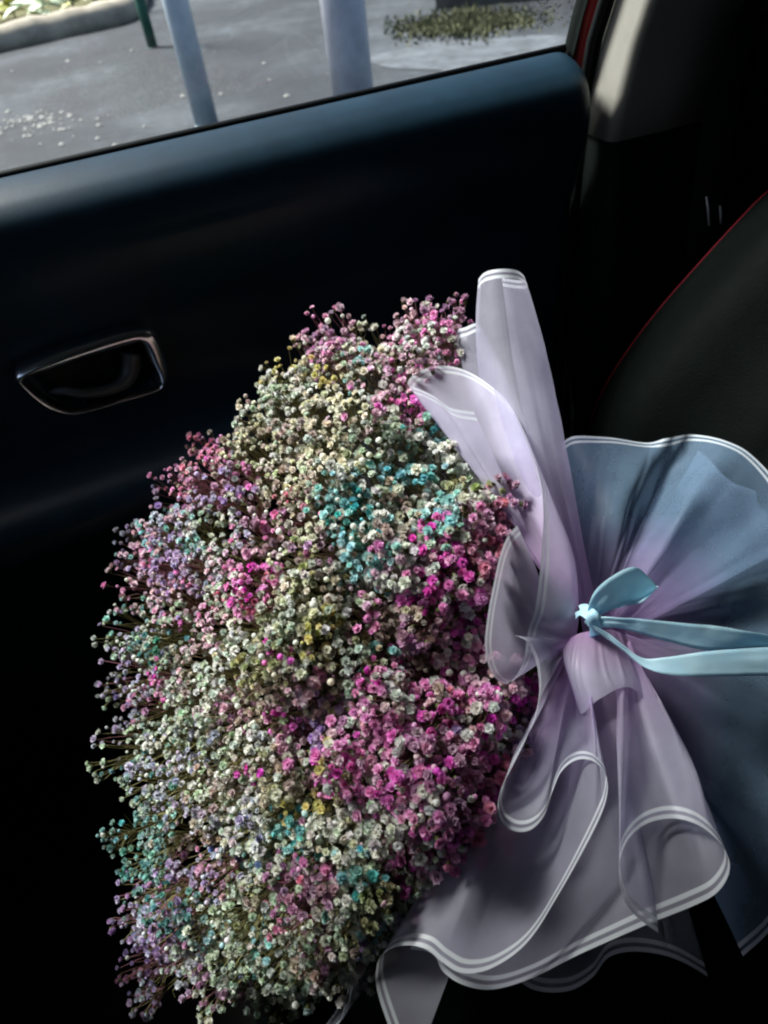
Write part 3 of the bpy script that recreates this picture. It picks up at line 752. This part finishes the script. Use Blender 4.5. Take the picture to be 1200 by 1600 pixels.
Z = [(650, 535, 'pink mauve ppink ppink white mauve'), (690, 520, 'pink mauve mauve white'), (512, 538, 'pink mauve ppink'), (455, 590, 'cream white yellow'), (545, 562, 'cream pgreen white'), (590, 570, 'cream white ppink'), (520, 690, 'cream white cream pgreen'), (560, 720, 'cream tan olive pgreen'), (420, 720, 'cream tan white'), (420, 640, 'cream white pgreen tan'), (385, 670, 'cream pgreen tan'), (480, 600, 'white cream cream yellow pgreen'), (560, 585, 'cream pgreen white aqua'), (540, 640, 'white cream ppink pink'), (450, 690, 'cream tan pgreen white'),
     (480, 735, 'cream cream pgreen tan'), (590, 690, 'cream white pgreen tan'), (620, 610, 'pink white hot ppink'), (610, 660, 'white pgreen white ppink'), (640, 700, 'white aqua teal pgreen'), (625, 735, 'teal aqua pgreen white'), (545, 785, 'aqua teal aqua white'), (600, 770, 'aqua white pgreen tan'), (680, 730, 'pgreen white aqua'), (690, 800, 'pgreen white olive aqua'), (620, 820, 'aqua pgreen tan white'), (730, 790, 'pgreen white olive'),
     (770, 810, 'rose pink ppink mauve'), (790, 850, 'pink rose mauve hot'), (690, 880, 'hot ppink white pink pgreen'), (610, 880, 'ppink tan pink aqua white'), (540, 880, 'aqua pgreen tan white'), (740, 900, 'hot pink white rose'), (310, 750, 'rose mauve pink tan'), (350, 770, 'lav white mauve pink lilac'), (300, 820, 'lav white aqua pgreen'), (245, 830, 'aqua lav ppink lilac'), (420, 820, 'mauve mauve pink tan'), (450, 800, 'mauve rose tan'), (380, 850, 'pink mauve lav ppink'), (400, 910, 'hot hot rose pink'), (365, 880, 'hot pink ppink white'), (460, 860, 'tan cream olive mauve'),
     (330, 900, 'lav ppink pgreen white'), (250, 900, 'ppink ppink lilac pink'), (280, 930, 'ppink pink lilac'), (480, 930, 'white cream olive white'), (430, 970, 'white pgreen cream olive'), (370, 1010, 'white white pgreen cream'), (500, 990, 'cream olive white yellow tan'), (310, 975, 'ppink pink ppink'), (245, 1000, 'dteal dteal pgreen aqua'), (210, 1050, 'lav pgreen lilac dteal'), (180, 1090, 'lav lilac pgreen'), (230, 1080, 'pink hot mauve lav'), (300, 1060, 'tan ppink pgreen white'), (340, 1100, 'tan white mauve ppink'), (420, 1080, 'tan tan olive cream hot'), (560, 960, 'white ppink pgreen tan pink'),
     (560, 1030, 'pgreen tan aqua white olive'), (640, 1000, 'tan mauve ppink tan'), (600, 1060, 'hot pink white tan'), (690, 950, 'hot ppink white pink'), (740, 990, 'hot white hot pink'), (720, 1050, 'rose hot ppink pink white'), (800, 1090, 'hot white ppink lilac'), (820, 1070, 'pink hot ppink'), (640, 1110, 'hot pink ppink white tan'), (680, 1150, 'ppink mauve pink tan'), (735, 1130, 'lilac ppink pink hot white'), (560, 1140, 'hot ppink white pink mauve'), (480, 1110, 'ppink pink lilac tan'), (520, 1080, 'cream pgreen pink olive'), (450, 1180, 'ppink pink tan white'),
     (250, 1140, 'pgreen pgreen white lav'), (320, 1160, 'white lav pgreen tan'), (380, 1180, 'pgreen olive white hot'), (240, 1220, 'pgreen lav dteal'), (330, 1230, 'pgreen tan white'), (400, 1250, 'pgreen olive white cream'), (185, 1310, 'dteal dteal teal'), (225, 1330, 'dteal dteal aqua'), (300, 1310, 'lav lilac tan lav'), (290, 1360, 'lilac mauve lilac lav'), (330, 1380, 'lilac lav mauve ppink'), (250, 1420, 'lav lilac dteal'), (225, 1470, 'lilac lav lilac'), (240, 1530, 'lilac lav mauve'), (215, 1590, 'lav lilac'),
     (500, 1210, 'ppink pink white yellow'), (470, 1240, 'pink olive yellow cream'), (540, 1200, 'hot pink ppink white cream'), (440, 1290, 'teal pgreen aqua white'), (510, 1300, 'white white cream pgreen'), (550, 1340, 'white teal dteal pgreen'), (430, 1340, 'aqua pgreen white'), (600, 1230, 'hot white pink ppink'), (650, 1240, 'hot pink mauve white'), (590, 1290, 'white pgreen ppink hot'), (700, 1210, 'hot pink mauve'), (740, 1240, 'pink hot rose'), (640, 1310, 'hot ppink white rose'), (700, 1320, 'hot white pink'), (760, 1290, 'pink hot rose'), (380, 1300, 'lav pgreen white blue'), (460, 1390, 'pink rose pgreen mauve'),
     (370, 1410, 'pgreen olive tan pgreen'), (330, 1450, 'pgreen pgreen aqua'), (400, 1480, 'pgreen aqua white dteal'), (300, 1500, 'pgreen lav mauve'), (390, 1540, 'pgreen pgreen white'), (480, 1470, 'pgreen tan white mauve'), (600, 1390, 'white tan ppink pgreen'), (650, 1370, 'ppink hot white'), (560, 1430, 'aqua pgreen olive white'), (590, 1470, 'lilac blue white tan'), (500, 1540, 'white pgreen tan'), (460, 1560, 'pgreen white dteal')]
ZP = np.array([(a, b) for a, b, _ in Z], float); ZC = [c.split() for _, _, c in Z]

# lobes: each spray is a small rounded tuft, so the head is lumpy rather than smooth
lo, hi = outline.min(0), outline.max(0)
tufts = []
tries = 0
while tries < 9000:
    tries += 1
    p = lo + rng.random(2) * (hi - lo)
    if in_poly(p[None], outline)[0] and all((p[0] - q[0]) ** 2 + (p[1] - q[1]) ** 2 > 46 ** 2 for q in tufts): tufts.append(p)
tufts = np.array(tufts)
extra = np.array([(650, 520), (520, 540), (300, 745), (240, 830), (180, 1080), (185, 1308), (232, 1560), (430, 600), (690, 515), (320, 700), (815, 1320), (235, 1450), (770, 770), (738, 742)], float)
tufts = np.concatenate([tufts, extra]); NT = len(tufts)
def bulge(p):
    d_ = edge_dist(p, outline); ins = in_poly(p, outline)
    k = np.clip(1 - d_ / 230, 0, 1); b = np.sqrt(np.clip(1 - k * k, 0, 1)); return np.where(ins, b, 0)
t_depth = base_depth(tufts) - .115 * bulge(tufts) + rng.normal(0, .009, NT)
t_rad = rng.uniform(30, 46, NT); t_rad[-len(extra):] = 22
t_col = []
for p in tufts:
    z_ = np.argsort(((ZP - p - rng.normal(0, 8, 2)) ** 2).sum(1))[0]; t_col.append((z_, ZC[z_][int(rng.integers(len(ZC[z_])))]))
ROOT = P(850, 1010, .62)

fl = []          # (position, axis, size, colour, kind, node)
nodes = []
for k in range(NT):
    c = tufts[k]; R = t_rad[k]
    mpp = t_depth[k] / F_PX
    centre = P(c[0], c[1], t_depth[k] + R * mpp * .9)
    out_ = centre - ROOT; out_ /= np.linalg.norm(out_)
    toward = -ray(*c); toward /= np.linalg.norm(toward)
    ax = out_ * .75 + toward * .7 + np.array([0, 0, .25]); ax /= np.linalg.norm(ax)
    node = centre - ax * R * mpp * 1.6
    nodes.append(node)
    subs = []
    for _s in range(5):
        v = rng.normal(0, 1, 3); v /= np.linalg.norm(v); v = v + ax * .6; sp_ = centre + v / np.linalg.norm(v) * R * mpp; sx_, sy_ = proj(sp_)
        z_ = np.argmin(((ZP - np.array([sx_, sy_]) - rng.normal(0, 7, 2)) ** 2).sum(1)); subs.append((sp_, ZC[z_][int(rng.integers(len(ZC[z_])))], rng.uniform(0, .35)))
    nf = int(58 * (R / 38) ** 2); got = []
    for _ in range(nf * 9):
        if len(got) >= nf: break
        v = rng.normal(0, 1, 3); v /= np.linalg.norm(v)
        if v @ ax < -.30: continue
        rad = R * mpp * rng.uniform(.72, 1.32) * (1 + .15 * (v @ ax))
        p = centre + v * rad
        if any(((p - q) ** 2).sum() < .0057 ** 2 for q in got): continue
        x, y = proj(p)
        if not in_poly(np.array([[x, y]]), outline)[0] and rng.random() < (.84 if k < NT - len(extra) else .25): continue
        got.append(p)
        # the local dye: mostly the zone at this place, now and then the tuft's own
        near = min(subs, key=lambda q: ((q[0] - p) ** 2).sum())
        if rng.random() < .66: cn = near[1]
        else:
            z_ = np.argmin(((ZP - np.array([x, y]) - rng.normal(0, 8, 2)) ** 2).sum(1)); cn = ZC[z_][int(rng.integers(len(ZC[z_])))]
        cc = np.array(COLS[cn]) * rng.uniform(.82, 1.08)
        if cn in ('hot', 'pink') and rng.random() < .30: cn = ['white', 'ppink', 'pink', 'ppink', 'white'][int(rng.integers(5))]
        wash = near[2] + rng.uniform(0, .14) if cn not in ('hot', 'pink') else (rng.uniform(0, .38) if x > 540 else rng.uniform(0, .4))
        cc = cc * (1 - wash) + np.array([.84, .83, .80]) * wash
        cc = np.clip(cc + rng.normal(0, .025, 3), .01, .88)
        big = np.interp(x, [200, 420, 620, 760], [.0036, .0040, .0047, .0052]) * np.interp(y, [550, 800], [.92, 1.0])
        s_ = big * rng.uniform(.68, 1.34)
        kind = 'open' if rng.random() < np.interp(x, [250, 700], [.62, .80]) else ('half' if rng.random() < .72 else 'bud')
        if kind == 'bud': s_ *= rng.uniform(.36, .58); cc = np.array(COLS['white']) * .95 if rng.random() < .4 else cc
        axis = (p - node); axis /= np.linalg.norm(axis); axis = axis * .7 + toward * .25 + rng.normal(0, .35, 3); axis /= np.linalg.norm(axis)
        fl.append((p, axis, s_, cc, kind, k, cn))
print("flowers", len(fl), "tufts", NT)

def flower_geo(kind, seed):
    r_ = random.Random(seed); V, Fc, Pm = [], [], []
    if kind == 'bud':
        n_ = 8
        prof_ = [(-1.0, .22), (-.75, .62), (-.2, .95), (.35, .95), (.8, .58)]
        for z, q in prof_:
            for i in range(n_):
                a = i / n_ * 6.2832; V.append((q * math.cos(a), q * math.sin(a), z + .1)); Pm.append(1.0 if z > -.6 else .35)
        V.append((0, 0, 1.12)); Pm.append(1)
        for j in range(len(prof_) - 1):
            for i in range(n_): Fc.append((j * n_ + i, j * n_ + (i + 1) % n_, (j + 1) * n_ + (i + 1) % n_, (j + 1) * n_ + i))
        for i in range(n_): Fc.append(((len(prof_) - 1) * n_ + i, (len(prof_) - 1) * n_ + (i + 1) % n_, len(V) - 1))
        return np.array(V), Fc, np.array(Pm)
    rings = [(6, 54, 1.0, .56, -.10), (6, 38, 1.0, .48, .0), (5, 21, .98, .40, .04), (3, 6, .90, .32, .04)] if kind == 'open' else [(5, 42, 1.0, .52, -.2), (5, 24, .98, .44, -.05), (3, 8, .85, .34, .0)]
    for ri, (n_, tilt, ln, wd, z0) in enumerate(rings):
        off = r_.uniform(0, 6.28)
        for k in range(n_):
            a = off + k / n_ * 6.2832 + r_.uniform(-.22, .22)
            tl_ = math.radians(tilt + r_.uniform(-12, 12)); L_ = ln * r_.uniform(.85, 1.1); W = wd * r_.uniform(.85, 1.2)
            rad = np.array([math.cos(a), math.sin(a), 0]); tg = np.array([-math.sin(a), math.cos(a), 0]); up = np.array([0, 0, 1.0])
            d1 = rad * math.sin(tl_ * .6) + up * math.cos(tl_ * .6); d2 = rad * math.sin(tl_ * 1.25) + up * math.cos(tl_ * 1.25)
            b = np.array([0, 0, z0 - .25]); mid = b + d1 * L_ * .6; tip = mid + d2 * L_ * .45
            cup = (rad * -.12 + up * .12)
            i0 = len(V)
            ru = [r_.uniform(-.08, .08) for _ in range(4)]
            V += [b, mid - tg * W * .85 + cup, mid, mid + tg * W * .85 + cup, tip - tg * W * .75 + cup * .6 + up * ru[0], tip - d2 * .10 + up * ru[1], tip + tg * W * .75 + cup * .6 + up * ru[2]]
            Pm += [1, 1, 1, 1, 1, 1, 1]
            Fc += [(i0, i0 + 2, i0 + 1), (i0, i0 + 3, i0 + 2), (i0 + 1, i0 + 2, i0 + 5, i0 + 4), (i0 + 2, i0 + 3, i0 + 6, i0 + 5)]
    i0 = len(V); n_ = 6
    zc = .42 if kind == 'open' else .5
    for z, q in [(zc - .30, .34), (zc, .20)]:
        for i in range(n_):
            a = i / n_ * 6.2832; V.append(np.array([q * math.cos(a), q * math.sin(a), z + r_.uniform(-.04, .04)])); Pm.append(1)
    V.append(np.array([0, 0, zc + .06])); Pm.append(1)
    for i in range(n_):
        Fc.append((i0 + i, i0 + (i + 1) % n_, i0 + n_ + (i + 1) % n_, i0 + n_ + i)); Fc.append((i0 + n_ + i, i0 + n_ + (i + 1) % n_, i0 + 2 * n_))
    i0 = len(V)
    for z, q in [(-.75, .10), (-.35, .34), (.1, .36)]:
        for i in range(n_):
            a = i / n_ * 6.2832; V.append(np.array([q * math.cos(a), q * math.sin(a), z])); Pm.append(0)
    for j in range(2):
        for i in range(n_): Fc.append((i0 + j * n_ + i, i0 + j * n_ + (i + 1) % n_, i0 + (j + 1) * n_ + (i + 1) % n_, i0 + (j + 1) * n_ + i))
    return np.array(V), Fc, np.array(Pm, float)
LIB = {k: [flower_geo(k, s) for s in range(5 if k != 'bud' else 1)] for k in ('open', 'half', 'bud')}
def frame(ax):
    ax = ax / np.linalg.norm(ax); h = np.array([1.0, 0, 0]) if abs(ax[0]) < .8 else np.array([0, 1.0, 0])
    a = np.cross(ax, h); a /= np.linalg.norm(a); b = np.cross(ax, a)
    th = rng.random() * 6.28; return np.stack([a * math.cos(th) + b * math.sin(th), -a * math.sin(th) + b * math.cos(th), ax], 1)

# the 300 blossoms that show largest are parts of their own
POS = np.array([f[0] for f in fl]); pxs, pys = proj(POS); dep = (POS - CAM) @ AX[:, 2]
show = np.array([(f[2] / d) * (1.0 if f[4] == 'open' else .75 if f[4] == 'half' else .2) for f, d in zip(fl, dep)])
cell = {}
for i in np.argsort(dep):                               # only blossoms not sitting behind a nearer one
    key = (int(pxs[i] // 9), int(pys[i] // 9))
    if key in cell: show[i] *= .55
    else: cell[key] = i
show *= np.where((pys > 1600) | (pxs > 760), .3, 1)
solo = set(np.argsort(-show)[:300].tolist())
solo_me = {}
for k in LIB:
    for s, (V, Fc, Pm) in enumerate(LIB[k]):
        me = mesh("blossom", V, Fc); at = me.attributes.new("petal", 'FLOAT', 'POINT'); at.data.foreach_set("value", Pm.astype(np.float32))
        me.materials.append(M_petal); me.polygons.foreach_set("use_smooth", [True] * len(me.polygons)); solo_me[(k, s)] = me
inv = bouquet.matrix_world.inverted()
vs, fs_l, tot, tint, pmk, nv0 = [], [], [], [], [], 0
for i, (p, ax, s_, cc, kind, k, cn) in enumerate(fl):
    lib_i = int(rng.integers(len(LIB[kind]))); Rm = frame(ax); sc3 = s_ * np.array([1, 1, rng.uniform(.85, 1.1)])
    if i in solo:
        o = bpy.data.objects.new("blossom", solo_me[(kind, lib_i)]); COL.objects.link(o)
        mm = Matrix([[*(Rm[r] * sc3), p[r]] for r in range(3)] + [[0, 0, 0, 1]])
        o.parent = bouquet; o.matrix_parent_inverse = inv; o.matrix_basis = mm; o.color = (*cc, 1)
    else:
        V, Fc, Pm = LIB[kind][lib_i]
        vs.append((V * sc3) @ Rm.T + p); fs_l += [tuple(q + nv0 for q in f) for f in Fc]; nv0 += len(V)
        tint.append(np.repeat([[*cc, 1.0]], len(V), 0)); pmk.append(Pm)
vs = np.concatenate(vs)
def mass(name, vs, fs, tint, mat, pm=None):
    me = bpy.data.meshes.new(name); me.from_pydata(vs.tolist(), [], fs); me.update()
    a = me.attributes.new("tint", 'FLOAT_COLOR', 'POINT'); a.data.foreach_set("color", np.asarray(tint, np.float32).ravel())
    if pm is not None:
        b = me.attributes.new("petal", 'FLOAT', 'POINT'); b.data.foreach_set("value", np.asarray(pm, np.float32))
    o = link(name, me, mat, bouquet); o['kind'] = 'stuff'; return o
mass("small_blossoms", vs, fs_l, np.concatenate(tint), M_petals, np.concatenate(pmk))

# stems: pedicel from each blossom to its spray's node, branches from the nodes to the gather
sv, sf, st = [], [], []
nbase = 0
def add_stem(path, r0, r1, c):
    global nbase
    n_ = len(path); rows = tube_arrays(path, np.linspace(r0, r1, n_), 3)
    sv.append(rows.reshape(-1, 3)); sf.extend(tuple(q + nbase for q in f) for f in grid_faces(3, n_, True)); st.append(np.repeat([[*c, 1.0]], n_ * 3, 0)); nbase += n_ * 3
OLIVE = np.array([.22, .20, .08])
for (p, ax, s_, cc, kind, k, cn) in fl:
    node = nodes[k]; d_ = p - node
    sub = node + d_ * rng.uniform(.3, .5) + rng.normal(0, .003, 3)
    c = OLIVE * rng.uniform(.6, 1.3)
    if cn in ('hot', 'pink', 'mauve', 'rose', 'lilac'): c = c * .35 + np.array([.32, .09, .17]) * rng.uniform(.5, 1.1)
    elif cn in ('tan', 'ppink'): c = c * .6 + np.array([.12, .06, .05])
    add_stem([node, sub, (sub + p) / 2 + rng.normal(0, .0012, 3), p - ax * s_ * .7], .00045, .0003, c)
for k in range(NT):
    c = OLIVE * rng.uniform(.5, 1.0)
    a = nodes[k]; mid = a * .5 + ROOT * .5 + rng.normal(0, .012, 3)
    add_stem([ROOT + rng.normal(0, .010, 3), mid, a * .8 + mid * .2 + rng.normal(0, .004, 3), a], .0012, .0006, c)
    for _ in range(5):                                       # short side twigs with no open bloom
        v = rng.normal(0, 1, 3); v /= np.linalg.norm(v); e_ = a + v * rng.uniform(.01, .028)
        add_stem([a - (a - ROOT) * .12, (a + e_) / 2 + rng.normal(0, .003, 3), e_], .0005, .0003, c * 1.1)
tail_end = P(1100, 1010, .64)
for k in range(26):
    j = rng.normal(0, .009, 3); add_stem([ROOT + j, T0 * .5 + ROOT * .5 + j * .8, T0 + j * .6 + np.array([0, 0, -.02]), tail_end + j * 1.5], .0018, .0018, OLIVE * rng.uniform(.4, .8))
mass("stems", np.concatenate(sv), sf, np.concatenate(st), M_stem)
print("tris", len(fs_l) * 2 + len(sf) * 2)
